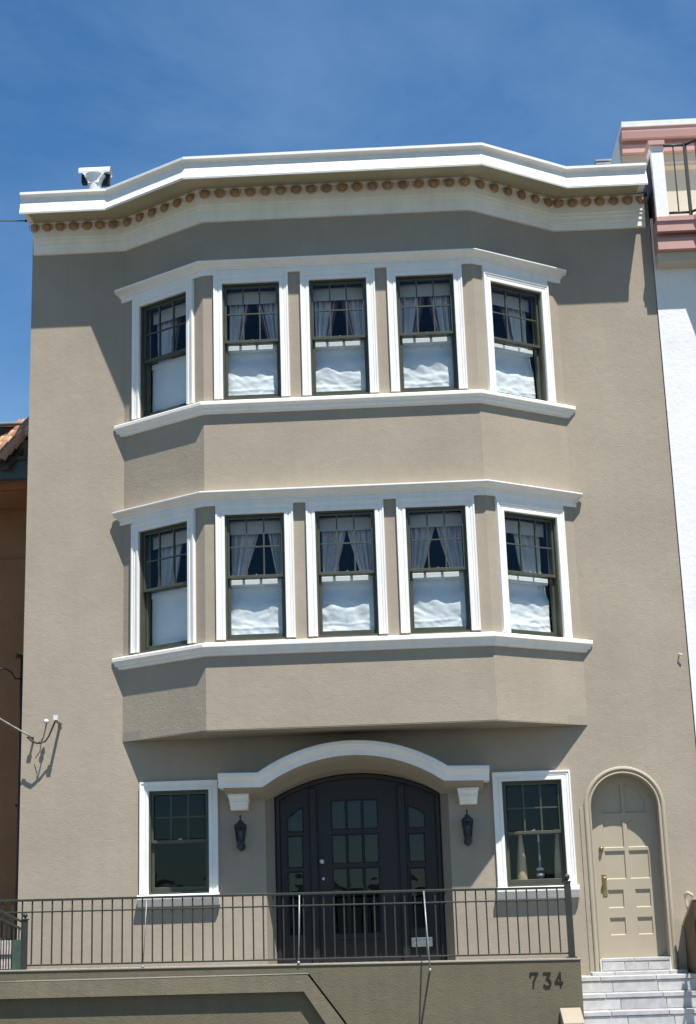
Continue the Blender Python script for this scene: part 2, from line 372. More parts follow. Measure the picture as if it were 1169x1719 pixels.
# bead moulding over the balls
obj('bead', B().sweep_plan(PLANF, [(0.079, 9.79), (0.098, 9.795), (0.098, 9.822), (0.079, 9.825)]).mesh('bead', frieze_m), fr)
def ball_mesh():
    b = B(); n = 14
    for i_, (rx, pr) in enumerate(((0.050, [(1, 0.0), (0.96, -0.35), (0.8, -0.66), (0.5, -0.9), (0.0, -1.0)]),)):
        rings = []
        for r_, zz in [(1, 0.35)]+pr: rings.append([(math.cos(math.pi*2*k/n)*0.052*r_, math.sin(math.pi*2*k/n)*0.042*r_, zz*0.060) for k in range(n)])
        vs = [q for g in rings for q in g]
        b.add(vs, [(i*n+k, i*n+(k+1) % n, (i+1)*n+(k+1) % n, (i+1)*n+k) for i in range(len(rings)-1) for k in range(n)], True)
    b.add(rings[0], [tuple(range(n))])
    return b.mesh('frieze_ball', terra)
bm_ = ball_mesh()
def rim_mesh():
    b = B(); pts = [(math.cos(t)*0.063, -math.sin(t)*0.072) for t in [math.pi*k/10 for k in range(11)]]
    b.sweep_ring([(0.064, 0.03)]+pts+[(-0.064, 0.03)], [(0.0, 0), (0.010, 0.001), (0.010, 0.008), (0.0, 0.010)])
    return b.mesh('ball_rim', terra_rim)
rm_ = rim_mesh()
def ball_at(p, d, rz):
    nrm = Vector((d.y, -d.x)); q = p+nrm*0.084
    o = obj('frieze_ball', bm_, fr, (q.x+random.uniform(-.004, .004), q.y, 9.762+random.uniform(-.003, .003)), rz); o.rotation_euler.y = random.uniform(-.12, .12); o.scale = (random.uniform(.94, 1.05), 1, random.uniform(.94, 1.06))
    q2 = p+nrm*0.0785; obj('ball_rim', rm_, fr, (q2.x, q2.y, 9.762), rz)
def balls(p0, p1, n, s0, s1, rz):
    p0 = Vector(p0); p1 = Vector(p1); d = (p1-p0).normalized()
    for i in range(n): ball_at(p0+d*(s0+(s1-s0)*i/(n-1)), d, rz)
balls(PLAN[0], PLAN[1], 7, 0.035, 1.09, 0)
balls(PLAN[1], PLAN[2], 6, 0.11, LS-0.13, AL)
balls(PLAN[2], PLAN[3], 18, 0.045, XR-XL-0.045, 0)
balls(PLAN[3], PLAN[4], 6, 0.13, LS-0.11, AR)
balls(PLAN[4], PLAN[5], 7, 0.09, WR-XR-A-0.095, 0)

# headers and sills that wrap the bay
for zt, zc in ((8.810, 8.655), (5.809, 5.650)):
    prof = [(0.0, zc), (0.028, zc), (0.030, zc+0.055), (0.042, zc+0.062), (0.045, zc+0.085), (0.090, zc+0.110), (0.138, zc+0.126), (0.146, zt-0.018),
            (0.146, zt-0.006), (0.135, zt), (0.0, zt+0.006)]
    obj('window_header', B().sweep_plan(BAY, prof, 'wall').mesh('window_header', trim), house)
for zt in (ZS1, ZS2):
    prof = [(0.0, zt+0.028), (0.085, zt+0.006), (0.094, zt-0.004), (0.094, zt-0.040), (0.082, zt-0.052), (0.060, zt-0.068), (0.055, zt-0.098),
            (0.035, zt-0.110), (0.030, zt-0.135), (0.0, zt-0.14)]
    obj('window_sill', B().sweep_plan(BAY, prof, 'wall').mesh('window_sill', trim), house)

# ---------------------------------------------------------------- sash windows
cache = {}
def cm(key, fn):
    if key not in cache: cache[key] = fn()
    return cache[key]
def ring(b, x0, x1, z0, z1, l, r_, bt, tp, y0, y1):
    b.plate(rect(x0, x1, z0, z1), [rect(x0+l, x1-r_, z0+bt, z1-tp)], y0, y1); return b
def sash_window(host, loc, rz, W, H, mr, casing='bay', name='window'):
    k = (round(W, 3), round(H, 3), round(mr, 3))
    fr_ = obj(name, cm(('frame',)+k, lambda: ring(B(), 0.0012, W-0.0012, 0.0012, H-0.0012, .020, .020, .024, .018, .012, .15).mesh('window_frame', green)), host, loc, rz)
    i0, i1, z1 = 0.021, W-0.021, H-0.019
    def up():
        b = ring(B(), i0, i1, mr-0.004, z1, .027, .027, .036, .027, .040, .078); return b.mesh('upper_sash', green, bevel=0.003)
    obj('upper_sash', cm(('up',)+k, up), fr_)
    def lo():
        b = ring(B(), i0, i1, 0.0255, mr+0.030, .032, .032, .060, .038, .084, .124); return b.mesh('lower_sash', green, bevel=0.003)
    obj('lower_sash', cm(('lo',)+k, lo), fr_)
    px0, px1, pz0, pz1 = i0+.027, i1-.027, mr+0.032, z1-.027
    pw = (px1-px0)/3; zm = (pz0+pz1)/2+0.0
    mv = cm(('mv', round(pz1-pz0, 3)), lambda: B().box(-.009, .009, .046, .072, 0, pz1-pz0).mesh('muntin', green))
    mh = cm(('mh', round(pw, 3)), lambda: B().box(.010, pw-.010, .048, .070, -.009, .009).mesh('muntin', green))
    for i in (1, 2): obj('muntin', mv, fr_, (px0+pw*i, 0, pz0))
    for i in range(3): obj('muntin', mh, fr_, (px0+pw*i, 0, zm))
    pm = cm(('pane', round(pw, 3), round(pz1-pz0, 3)), lambda: B().box(.0095, pw-.0095, .058, .0605, .0095, (pz1-pz0)/2-.0095).mesh('pane', glass))
    for i in range(3):
        for j in range(2): obj('pane', pm, fr_, (px0+pw*i, 0, pz0+(pz1-pz0)/2*j))
    obj('pane', cm(('lp',)+k, lambda: B().box(i0+.0325, i1-.0325, .103, .106, .086, mr-.0085).mesh('pane', glass)), fr_)
    # sash lock
    obj('sash_lock', cm('lock', lambda: B().box(-.022, .022, .086, .108, 0, .012).tube([(0.0, .084, .014), (.012, .082, .020)], .006, 6).mesh('sash_lock', steel)), fr_, (W/2, 0, mr+0.031))
    cprof = [(0.0, 0.0), (0.030, 0.0), (0.034, 0.004), (0.034, 0.036), (0.027, 0.041), (0.027, 0.056), (0.034, 0.061), (0.034, 0.084), (0.044, 0.090), (0.044, 0.108), (0.0, 0.112)]
    if casing == 'bay':
        path = [(W, 0.012), (W, H), (0, H), (0, 0.012)]       # right side up, over, down: outside on the right of travel
        pr = [(o, -n) for o, n in cprof]
        obj('casing', cm(('cas',)+k, lambda: B().sweep_ring(path, pr).mesh('casing', trim)), fr_)
        hb = (8.655 if loc[2] > 6 else 5.650)-loc[2]+0.004      # flat board that joins the casing head to the header
        obj('head_board', B().box(-0.111, W+0.111, -0.0275, 0.0, H+0.1085, hb).mesh('head_board', trim), fr_)
    else:
        pr = [(o, -n) for o, n in cprof]; path = [(W, 0.0), (W, H), (0, H), (0, 0.0)]
        obj('casing', cm(('casg',)+k, lambda: B().sweep_ring(path, pr).mesh('casing', trim)), fr_)
        sp = [(0.0, 0.003), (-0.10, 0.0), (-0.115, -0.012), (-0.115, -0.055), (-0.10, -0.066), (-0.092, -0.085), (-0.065, -0.11), (-0.055, -0.135), (0.0, -0.14)]
        obj('sill', cm(('sill',)+k, lambda: B().prism_x(sp, -0.125, W+0.125).mesh('sill', trim, bevel=0.004)), fr_)
    return fr_

# shades, blinds and curtains are things of their own that hang behind each window
def mesh_grid(name, nx, nz, fn, m, uv=True):
    vs = [fn(i/nx, j/nz) for j in range(nz+1) for i in range(nx+1)]
    fs = [(j*(nx+1)+i, j*(nx+1)+i+1, (j+1)*(nx+1)+i+1, (j+1)*(nx+1)+i) for j in range(nz) for i in range(nx)]
    me = bpy.data.meshes.new(name); me.from_pydata(vs, [], fs); me.materials.append(m)
    ul = me.uv_layers.new(name='UVMap')
    for p in me.polygons:
        p.use_smooth = True
        for li in p.loop_indices:
            vi = me.loops[li].vertex_index; ul.data[li].uv = ((vi % (nx+1))/nx, (vi//(nx+1))/nz)
    return me
def shade_mesh(W, mr, seed, flat=False):
    x0, x1 = 0.040, W-0.040
    def fn(u, v):
        x = x0+(x1-x0)*u; z = 0.085+(mr-0.155)*v
        t = max(0, min(1, (0.90-v)/0.30)); t = t*t*(3-2*t)
        n1 = noise.noise(Vector((u*3.1+seed*7, v*3.4, seed*1.7)))
        n2 = noise.noise(Vector((u*5+seed*3+v*3, v*6+n1*1.5, seed)))
        n3 = noise.noise(Vector((u*2.2+seed, v*0.5, seed*5.1)))
        if flat: return (x, 0.19+0.004*n1, z)
        sag = math.sin(math.pi*u)
        bt = max(0, (0.17-v)/0.17)
        y = 0.243-t*0.060+0.018*n1*t+0.009*n2*(0.2+t)+0.0035*noise.noise(Vector((u*13+v*5+seed, v*12-u*3, seed)))+0.022*n3*t+0.012*abs(noise.noise(Vector((u*2.7+v*2.2+seed*4, u*1.3-v*3.1, seed*2))))*t-0.014*bt
        # horizontal batten folds
        y -= 0.007*math.exp(-((v-0.16-0.04*n1)/0.03)**2)
        zz = z-(0.018*sag*(0.5-v) if v < 0.5 else 0)+(0.020*noise.noise(Vector((u*5, seed*9, 0))) if v < 0.02 else 0)
        return (x, y, zz)
    return mesh_grid('shade_cloth', 44, 60, fn, cloth)
def curtain_mesh(W, H, mr, side, seed, m, full):
    zt = H-0.17; zb = mr-0.12
    def fn(u, v):
        z = zb+(zt-zb)*v
        top = full[0]*W; bot = full[1]*W
        wdt = bot+(top-bot)*(v**0.85)
        e = 0.05+wdt*u
        y = 0.275+0.020*math.sin(u*26+seed*2+1.2*v)+0.012*math.sin(u*47+seed)+0.02*noise.noise(Vector((u*4, v*3, seed)))
        x = e if side < 0 else W-e
        return (x, y, z)
    return mesh_grid('curtain_panel', 48, 16, fn, m)

def dress(loc, rz, W, H, mr, where, seed, stripe, lower_flat, left=(0.30, 0.10), right=(0.30, 0.08)):
    def T(name, me, label, cat, group):
        o = thing(name, label, cat, loc, rz, group, me); return o
    s = thing('window_shade', 'crumpled white fabric shade in '+where if not lower_flat else 'smooth white fabric shade in '+where,
              'window shade', loc, rz, 'white shades in the lower sashes of the bay')
    obj('cloth', shade_mesh(W, mr, seed, lower_flat), s)
    obj('head_rail', cm(('hr', round(W, 3)), lambda: B().box(0.05, W-0.05, 0.158, 0.25, mr-0.075, mr+0.0).mesh('head_rail', cloth, bevel=0.006)), s)
    obj('hem', cm(('hem', round(W, 3)), lambda: B().tube([(0.05+(W-0.1)*i/12, 0.185+0.006*math.sin(i*1.7), 0.075+0.006*math.sin(i*2.3)) for i in range(13)], 0.02, 8).mesh('hem', cloth)), s)
    T('roller_blind', cm(('rb', round(W, 3), round(H, 3)), lambda: B().box(0.04, W-0.04, 0.20, 0.204, H-0.20, H-0.06).lathe([(0, 0.04), (0.018, 0.04), (0.018, W-0.04), (0, W-0.04)], (0, 0.205, H-0.045), 10, axis='x').mesh('roller_blind', blind_m)),
      'pale rolled-up blind atop '+where, 'roller blind', 'rolled-up blinds at the window tops of the bay')
    mm = curtain_a if stripe else curtain_b
    d = 'striped' if stripe else 'plain'
    T('curtain', curtain_mesh(W, H, mr, -1, seed, mm, left), 'left %s blue-grey curtain in %s' % (d, where), 'curtain', 'tied-back curtains behind the bay windows')
    T('curtain', curtain_mesh(W, H, mr, 1, seed+3.3, mm, right), 'right %s blue-grey curtain in %s' % (d, where), 'curtain', 'tied-back curtains behind the bay windows')

MR = 0.762
sd = 1.0
for fl, (z, nm, st) in enumerate(((7.0, 'the upper floor', True), (4.0, 'the lower bay floor', False))):
    for i, x in enumerate(FRONT_X):
        sash_window(house, (x, -D, z), 0, FW, FH, MR)
        dress((x, -D, z), 0, FW, FH, MR, "%s's %s front-facing window" % (nm, ('left', 'middle', 'right')[i]), sd, st, False,
              ((0.40, 0.15), (0.43, 0.18), (0.44, 0.17))[i] if st else ((0.46, 0.11), (0.44, 0.15), (0.42, 0.09))[i],
              ((0.38, 0.08), (0.40, 0.17), (0.40, 0.19))[i] if st else ((0.24, 0.05), (0.42, 0.12), (0.43, 0.13))[i]); sd += 1
    zz = z-0.005 if fl else z
    d = Vector((A, -D)).normalized(); p = Vector((XL-A, 0))+d*0.272
    sash_window(house, (p.x, p.y, zz), AL, SW, FH-0.01, MR)
    dress((p.x, p.y, zz), AL, SW, FH-0.01, MR, "%s's leftmost angled bay window" % nm, sd, st, True, (0.50, 0.30), (0.20, 0.04)); sd += 1
    zz = 3.975 if fl else 6.965
    d = Vector((A, D)).normalized(); p = Vector((XR, -D))+d*(LS-1.092)
    sash_window(house, (p.x, p.y, zz), AR, SW, FH-0.03, MR)
    dress((p.x, p.y, zz), AR, SW, FH-0.03, MR, "%s's rightmost angled bay window" % nm, sd, st, False, (0.26, 0.08), (0.52, 0.30)); sd += 1

sash_window(house, (1.11, 0, 1.13), 0, 0.72, 1.21, 0.60, 'ground')
sash_window(house, (5.333, 0, 1.083), 0, 0.707, 1.227, 0.61, 'ground')

# ---------------------------------------------------------------- entrance
b = B()
o_ = arch(EX0+0.001, EX1-0.001, 0.18, 2.199, 2.544, 28); i_ = [(x, z) for x, z in arch(2.600, 4.590, 0.18, 2.235, 2.490, 28)]
vs = [(p[0], 0.004, p[1]) for p in o_]+[(p[0], 0.30, p[1]) for p in i_]; n = len(o_)
b.add(vs, [(i, (i+1) % n, (i+1) % n+n, i+n) for i in range(1, n)])
obj('door_reveal', b.mesh('door_reveal', cove_tan), house)
# door set: frame plate with openings, dark charcoal
def dr(x0, x1, z0, z1): return rect(x0, x1, z0, z1)
cols = [(3.287, 3.440), (3.478, 3.632), (3.672, 3.826)]
rows = [(1.842, 2.170), (1.443, 1.762), (0.62, 1.366)]
hol = []
for (x0, x1) in cols:
    for (z0, z1) in rows: hol.append(dr(x0, x1, z0, z1))
hl = [[(2.748, 1.831), (2.924, 1.831), (2.924, 2.095), (2.85, 2.06), (2.748, 1.98)], dr(2.748, 2.914, 1.41, 1.76), dr(2.748, 2.914, 0.62, 1.34),
      [(4.215, 1.831), (4.391, 1.831), (4.391, 1.98), (4.30, 2.045), (4.215, 2.075)], dr(4.212, 4.380, 1.432, 1.746), dr(4.212, 4.375, 0.66, 1.342)]
door = obj('entry_door', B().plate(arch(2.590, 4.600, 0.18, 2.232, 2.487, 28), hol+hl, 0.302, 0.345).mesh('entry_door', doordark), house,
           label='charcoal double-sidelight entry door under the arched hood')
pan = []
for hp in hol+hl:
    xs = [p[0] for p in hp]; zs = [p[1] for p in hp]
    c = Vector(((min(xs)+max(xs))/2, 0, (min(zs)+max(zs))/2))
    pp = [((p[0]-c.x)*0.995, (p[1]-c.z)*0.995) for p in hp]
    obj('pane', B().plate(pp, [], 0.0, 0.004).mesh('pane', glass_door), door, (c.x, 0.322, c.z))
    # glazing bead round each pane
    P2 = [(p[0]-c.x, p[1]-c.z) for p in hp]
    obj('glazing_bead', B().sweep_ring(P2, [(0.0, 0.0), (0.006, 0.0), (0.008, -0.008), (0.0, -0.014)], closed=True).mesh('glazing_bead', doordark), door, (c.x, 0.3015, c.z))
b = B()
for x in (3.015, 4.085): b.box(x, x+0.085, 0.262, 0.3018, 0.19, 2.33)
obj('mullion', b.mesh('mullion', doordark, bevel=0.006), door)
ar = arch(2.600, 4.590, 0.18, 2.235, 2.490, 28)
obj('door_frame', B().sweep_ring(ar[1:]+[ar[0]], [(-0.300, 0.0), (-0.262, 0.0), (-0.255, 0.012), (-0.262, 0.05), (-0.285, 0.06), (-0.3018, 0.06)]).mesh('door_frame', doordark), door)
for xa, xb in ((3.165, 3.20), (3.98, 4.015)):
    pass
obj('stile_moulding', ring(B(), 3.125, 4.065, 0.20, 2.30, .012, .012, .012, .012, 0.296, 0.3018).mesh('stile_moulding', doordark), door)
obj('kick_panel', ring(B(), 3.30, 3.83, 0.26, 0.54, .03, .03, .03, .03, 0.290, 0.3018).mesh('kick_panel', doordark, bevel=0.004), door)
kn = B().lathe([(0, -0.075), (0.020, -0.072), (0.031, -0.058), (0.031, -0.045), (0.018, -0.03), (0.012, -0.02), (0.012, -0.008), (0.033, -0.006), (0.033, 0)], n=14, axis='y').mesh('knob', steel)
obj('knob', kn, door, (3.152, 0.3018, 1.462)); 
obj('deadbolt', B().lathe([(0, -0.03), (0.016, -0.028), (0.020, -0.012), (0.026, -0.006), (0.026, 0)], n=14, axis='y').mesh('deadbolt', steel), door, (3.162, 0.3018, 1.262))
b = B().box(4.185, 4.435, 0.285, 0.3018, 0.440, 0.550); b.box(4.205, 4.415, 0.275, 0.2852, 0.470, 0.522)
obj('mail_slot', b.mesh('mail_slot', steel, bevel=0.003), door)

# arched hood over the entrance (top outline at y = -0.4)
HA = arch(2.459, 4.695, 0, 2.482, 2.820, 30)[2:][::-1]          # left to right
def ease(p):
    return p
path = [(1.990, 2.490)]+HA+[(5.178, 2.470)]
path = [(p[0], p[1]) for p in path]
hp_ = [(0.0, 0.0), (0.405, 0.0), (0.412, -0.008), (0.412, -0.045), (0.395, -0.060), (0.383, -0.088), (0.360, -0.105), (0.355, -0.160), (0.345, -0.168), (0.0, -0.168)]
hood = obj('door_hood', B().sweep_ring(path, hp_).mesh('door_hood', trim), house, label='white arched moulded hood over the entry door')
p2 = [(2.052, 2.490)]+HA+[(5.112, 2.470)]
cv = [(0.0, -0.167), (0.338, -0.1675), (0.338, -0.178), (0.25, -0.215), (0.13, -0.250), (0.02, -0.285), (0.0, -0.292)]
obj('cove', B().sweep_ring(p2, cv).mesh('cove', cove_tan), hood)
cp = [(0.0, 0.0), (-0.20, 0.0), (-0.20, -0.028), (-0.185, -0.038), (-0.165, -0.052), (-0.150, -0.075), (-0.155, -0.090), (-0.165, -0.10), (-0.150, -0.125), (-0.125, -0.150), (-0.115, -0.185), (0.0, -0.19)]
def corbel():
    b = B(); 
    n = len(cp); top, bot = 0.118, 0.100
    def hw(z): return top+(bot-top)*min(1, -z/0.19)+(0.008 if -z < 0.04 else 0)
    vs = [(-hw(p[1]), p[0], p[1]) for p in cp]+[(hw(p[1]), p[0], p[1]) for p in cp]
    b.add(vs, [tuple(range(n)), tuple(range(n, 2*n))[::-1]]+[(i, i+n, (i+1) % n+n, (i+1) % n) for i in range(n)])
    return b.mesh('corbel', trim)
cb = corbel()
obj('corbel', cb, hood, (2.205, 0, 2.262)); obj('corbel', cb, hood, (4.925, 0, 2.238))

# wall lanterns
def lantern(x, z, label):
    t = thing('wall_lantern', label, 'lantern', (x, 0, z), 0, 'lanterns beside the entry door')
    b = B().lathe([(0, -0.028), (0.040, -0.026), (0.048, -0.01), (0.048, 0)], (0, 0, -0.15), 14, axis='y')
    b.tube([(0, -0.02, -0.15), (0, -0.07, -0.185), (0, -0.12, -0.165), (0, -0.12, -0.125)], 0.012, 8)
    b.lathe([(0, -0.21), (0.012, -0.205), (0.028, -0.185), (0.045, -0.165), (0.050, -0.14), (0.036, -0.118), (0.05, -0.11), (0.0, -0.108)], (0, -0.12, 0), 12)
    obj('bracket', b.mesh('bracket', lantern_m), t)
    b = B(); b.lathe([(0.0, -0.11), (0.052, -0.108), (0.052, -0.098), (0.0, -0.096)], (0, -0.12, 0), 6, False)
    b.lathe([(0.0, 0.078), (0.082, 0.080), (0.085, 0.092), (0.055, 0.118), (0.036, 0.130), (0.028, 0.150), (0.010, 0.158), (0.010, 0.185), (0.017, 0.195), (0.010, 0.205), (0.0, 0.225)], (0, -0.12, 0), 6, False)
    for k in range(6):
        a = 2*math.pi*(k+0.5)/6
        b.tube([(0.050*math.cos(a), -0.12+0.050*math.sin(a), -0.10), (0.074*math.cos(a), -0.12+0.074*math.sin(a), 0.082)], 0.0055, 5)
    obj('lantern_cage', b.mesh('lantern_cage', lantern_m), t)
    b = B().lathe([(0.046, -0.096), (0.069, 0.078)], (0, -0.12, 0), 6, False)
    obj('glass_shade', b.mesh('glass_shade', glass_door), t)
    obj('bulb', B().lathe([(0, -0.09), (0.014, -0.085), (0.014, -0.03), (0.022, -0.01), (0.020, 0.02), (0.0, 0.045)], (0, -0.12, 0), 10).mesh('bulb', white_plastic), t)
lantern(2.218, 1.80, 'black-green wall lantern left of the entry door, beneath the left corbel')
lantern(4.900, 1.775, 'black-green wall lantern right of the entry door, beneath the right corbel')

# ---------------------------------------------------------------- tan side door
sdr = obj('door_surround', None, house)
so_ = arch(6.370, 7.160, 0.10, 1.96, 2.355, 24)
pth = so_[1:]+[so_[0]]
b = B().sweep_ring(pth, [(0.0, -0.001), (0.018, -0.001), (0.024, -0.010), (0.020, -0.022), (0.012, -0.026), (0.012, -0.034), (0.026, -0.040), (0.034, -0.055), (0.030, -0.072), (0.018, -0.082), (0.0, -0.086)])
bpy.data.objects.remove(sdr); sdr = obj('door_surround', b.mesh('door_surround', beige_door), house, label='tan moulded arch round the side door')
DX = [(6.518, 6.757), (6.803, 7.037)]; DR_ = [(1.503, 1.822), (1.140, 1.468)]
DX2 = [(6.523, 6.707), (6.847, 7.024)]; DR2 = [(0.811, 1.020), (0.502, 0.702)]
pan = [(x0, x1, z0, z1) for x0, x1 in DX for z0, z1 in DR_]+[(x0, x1, z0, z1) for x0, x1 in DX2 for z0, z1 in DR2]
def qarc(side):
    cx = 6.780; r_ = 0.275; pts = []
    if side < 0:
        pts = [(6.518, 1.905), (6.757, 1.905)]+[(6.793-r_*math.sin(a)*1.0, 1.955+0.285*math.cos(a)) for a in [0.13+1.4*k/7 for k in range(8)]]
    else:
        pts = [(6.803, 1.905), (7.037, 1.905)]+[(6.767+r_*math.sin(a), 1.955+0.285*math.cos(a)) for a in [1.4-(1.27)*k/7 for k in range(8)]]
    return pts
qs = [qarc(-1), qarc(1)]
sdoor = obj('side_door', B().plate(arch(6.366, 7.164, 0.10, 1.96, 2.357, 24), [rect(*p) for p in pan]+qs, 0.200, 0.24).mesh('side_door', beige_door), house,
            label='tan panelled arched side door at the head of the tiled steps')
def panel(x0, x1, z0, z1):
    e = 0.011; y0, y1 = 0.202, 0.219
    vs = [(x0, y0, z0), (x1, y0, z0), (x1, y0, z1), (x0, y0, z1), (x0+e, y1, z0+e), (x1-e, y1, z0+e), (x1-e, y1, z1-e), (x0+e, y1, z1-e)]
    return B().add(vs, [(0, 1, 5, 4), (1, 2, 6, 5), (2, 3, 7, 6), (3, 0, 4, 7), (4, 5, 6, 7)]).mesh('panel', beige_door)
for p in pan:
    c = ((p[0]+p[1])/2, (p[2]+p[3])/2)
    obj('panel', panel(p[0]-c[0], p[1]-c[0], p[2]-c[1], p[3]-c[1]), sdoor, (c[0], 0, c[1]))
for q in qs: obj('panel', B().plate(q, [], 0.218, 0.225).mesh('panel', beige_door), sdoor)
obj('deadbolt', B().lathe([(0, -0.045), (0.018, -0.045), (0.022, -0.02), (0.03, -0.01), (0.03, 0)], n=14, axis='y').box(-0.006, 0.006, -0.055, -0.044, -0.012, 0.012).mesh('deadbolt', brass), sdoor, (6.482, 0.2, 1.497))
b = B().box(-0.026, 0.026, -0.010, 0.0, -0.125, 0.125); b.lathe([(0, -0.065), (0.022, -0.062), (0.026, -0.045), (0.014, -0.025), (0.014, -0.01)], (0, 0, 0.07), 12, axis='y')
obj('door_handle', b.mesh('door_handle', brass, bevel=0.002), sdoor, (6.492, 0.2, 1.078))
obj('trim_strip', B().box(6.232, 6.283, -0.012, 0.0, 0.10, 1.97).mesh('trim_strip', stucco, bevel=0.003), house)
obj('plinth', B().box(6.19, 6.29, -0.10, -0.001, -0.4, 0.085).mesh('plinth', cove_tan, bevel=0.004), house)

# ---------------------------------------------------------------- steps with stone tiles
steps = thing('front_steps', 'pale grey stone-tiled steps climbing to the tan side door', 'steps', (6.4, -0.6, 0))
ox, oy = 6.4, -0.6
def tile(x0, x1, y0, y1, z0, z1, k):
    c = Vector(((x0+x1)/2, (y0+y1)/2, (z0+z1)/2)); j = lambda a: random.uniform(-a, a)
    me = B().box(x0-c.x, x1-c.x, y0-c.y, y1-c.y, z0-c.z, z1-c.z).mesh('tile', tile_m[k % 4], bevel=0.003)
    obj('tile', me, steps_part, (c.x-ox+j(.001), c.y-oy+j(.0015), c.z+j(.0012)))
SX1 = 7.9
def step(x0, x1, yf, yb, zt, riser, off, nose=0.045):
    global steps_part
    steps_part = obj('step', B().box(x0-ox, x1-ox, yf+0.012-oy, yb-oy, zt-0.8, zt-0.010).mesh('step', grout), steps)
    k = random.randint(0, 3)
    # nosing/tread tiles
    x = x0+off*0.45-0.5
    while x < x1:
        a = max(x, x0)+0.003; e = min(x+0.62, x1)-0.003
        if e-a > 0.03: tile(a, e, yf-0.012, yb-0.004, zt-nose, zt, k); k += 1
        x += 0.62
    x = x0+off-0.5
    while x < x1:
        a = max(x, x0)+0.003; e = min(x+0.5, x1)-0.003
        if e-a > 0.03: tile(a, e, yf, yf+0.011, zt-riser+0.004, zt-nose-0.005, k); k += 1
        x += 0.5
# sill under the door
steps_part = obj('step', B().box(6.350-ox, 7.165-ox, -0.035-oy, 0.24-oy, -0.1, 0.243).mesh('step', grout), steps)
for x0, x1, k in ((6.372, 6.74, 0), (6.745, 7.148, 2)): tile(x0, x1, -0.050, 0.195, 0.214, 0.247, k)
for x0, x1, k in ((6.372, 6.625, 1), (6.630, 6.895, 0), (6.900, 7.148, 3)): tile(x0, x1, -0.044, -0.034, 0.112, 0.208, k)
step(6.22, 7.30, -0.30, -0.001, 0.105, 0.04, 0.3, 0.036)
zt = 0.070; yf = -0.58
for k in range(6):
    step(5.95, SX1, yf-0.27*k, yf-0.27*k+0.30 if k else -0.001, zt-0.171*k, 0.171, (0.46, 0.50, 0.53, 0.2, 0.35, 0.1)[k])

# ---------------------------------------------------------------- porch wall, ledge, garage surround
PY = -1.2
porch = thing('porch_wall', 'olive-tan stucco porch wall carrying the dark railing and the number 734', 'wall', (3, PY, GZ))
px, py, pz = 3, PY, GZ
def PO(name, b, m, bevel=0, **k):
    me = b.mesh(name, m, bevel=bevel); me.transform(Matrix.Translation((-px, -py, -pz))); return obj(name, me, porch, **k)
def ztop(x): return 0.352-0.0098*x
PE = 6.005
band_o = [(-2.6, 0.234), (3.043, 0.208), (3.374, -0.232), (3.782, -0.80)]
gar_in = [(-2.6, 0.066), (3.000, 0.035), (3.565, -0.80)]
wallp = [(-2.6, ztop(-2.6)-0.02), (-2.6, 0.252), (3.056, 0.226), (3.400, -0.228), (3.86, -0.87), (3.86, GZ), (PE, GZ), (PE, ztop(PE)-0.02)]
PO('wall', B().plate(wallp, [], PY, PY+0.22), stucco_low)
bandp = band_o+gar_in[::-1]
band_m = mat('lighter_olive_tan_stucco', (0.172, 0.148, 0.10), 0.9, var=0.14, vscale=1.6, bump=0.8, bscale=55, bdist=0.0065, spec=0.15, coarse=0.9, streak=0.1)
PO('garage_surround', B().plate(bandp, [], PY-0.003, PY+0.22), band_m)
PO('lintel', B().plate([(-2.6, GZ), (3.84, GZ), (3.84, -0.5), (3.2, 0.15), (-2.6, 0.2)], [], PY+0.082, PY+0.3), stucco_low)
#PO('backing', B().plate([(-2.6, 0.1), (3.9, -0.9), (3.9, 0.2), (-2.6, 0.3)], [], PY+0.03, PY+0.1), blackin)
PO('ledge', B().plate([(-2.6, ztop(-2.6)-0.0195), (PE+0.01, ztop(PE+0.01)-0.0195), (PE+0.01, ztop(PE+0.01)), (-2.6, ztop(-2.6))], [], PY-0.012, PY+0.235), cove_tan, bevel=0.004)
PO('porch_floor', B().box(-2.6, PE-0.002, PY+0.22, -0.001, 0.02, 0.205), concrete)
PO('return_wall', B().box(PE-0.2, PE, PY+0.22, -0.001, GZ, 0.27), stucco_low)
# pedestal at the foot of the wall beside the steps
ped = thing('pedestal', 'small sunlit tan stucco block below the number 734, left of the steps', 'pedestal', (5.86, -1.42, GZ))
me = B().add([(-.11, -.14, 0), (.11, -.14, 0), (.11, .20, 0), (-.11, .20, 0), (-.11, -.14, .60), (.11, -.14, .60), (.11, .20, .735), (-.11, .20, .735)],
             [(0, 3, 2, 1), (0, 1, 5, 4), (1, 2, 6, 5), (2, 3, 7, 6), (3, 0, 4, 7), (4, 5, 6, 7)]).mesh('block', stucco, bevel=0.004)
obj('block', me, ped)
# house number, drawn as strokes
def digit(strokes, th):
    b = B()
    for st in strokes:
        for (a, c) in zip(st[:-1], st[1:]):
            a2, c2 = Vector(a), Vector(c); d = (c2-a2); L_ = d.length; d.normalize(); nn = Vector((-d.y, d.x))*th/2
            a2 = a2-d*th*0.3; c2 = c2+d*th*0.3
            q = [a2-nn, c2-nn, c2+nn, a2+nn]
            y0 = -0.009-0.0004*len(b.v)/8
            b.plate([(p.x, p.y) for p in q], [], y0, 0.0)
    return b.mesh('house_number', rubber)
h_, w_ = 0.142, 0.076
d7 = [[(0.0, h_), (w_, h_), (w_*0.42, h_*0.45), (w_*0.34, 0)], [(0.0, h_), (0.0, h_*0.8)]]
d3 = [[(0.0, h_), (w_*0.95, h_), (w_*0.42, h_*0.60), (w_*0.80, h_*0.52), (w_*0.98, h_*0.28), (w_*0.75, h_*0.04), (w_*0.3, 0), (0.0, h_*0.14)]]
d4 = [[(w_*0.72, 0), (w_*0.72, h_), (0.0, h_*0.30), (w_*1.02, h_*0.30)]]
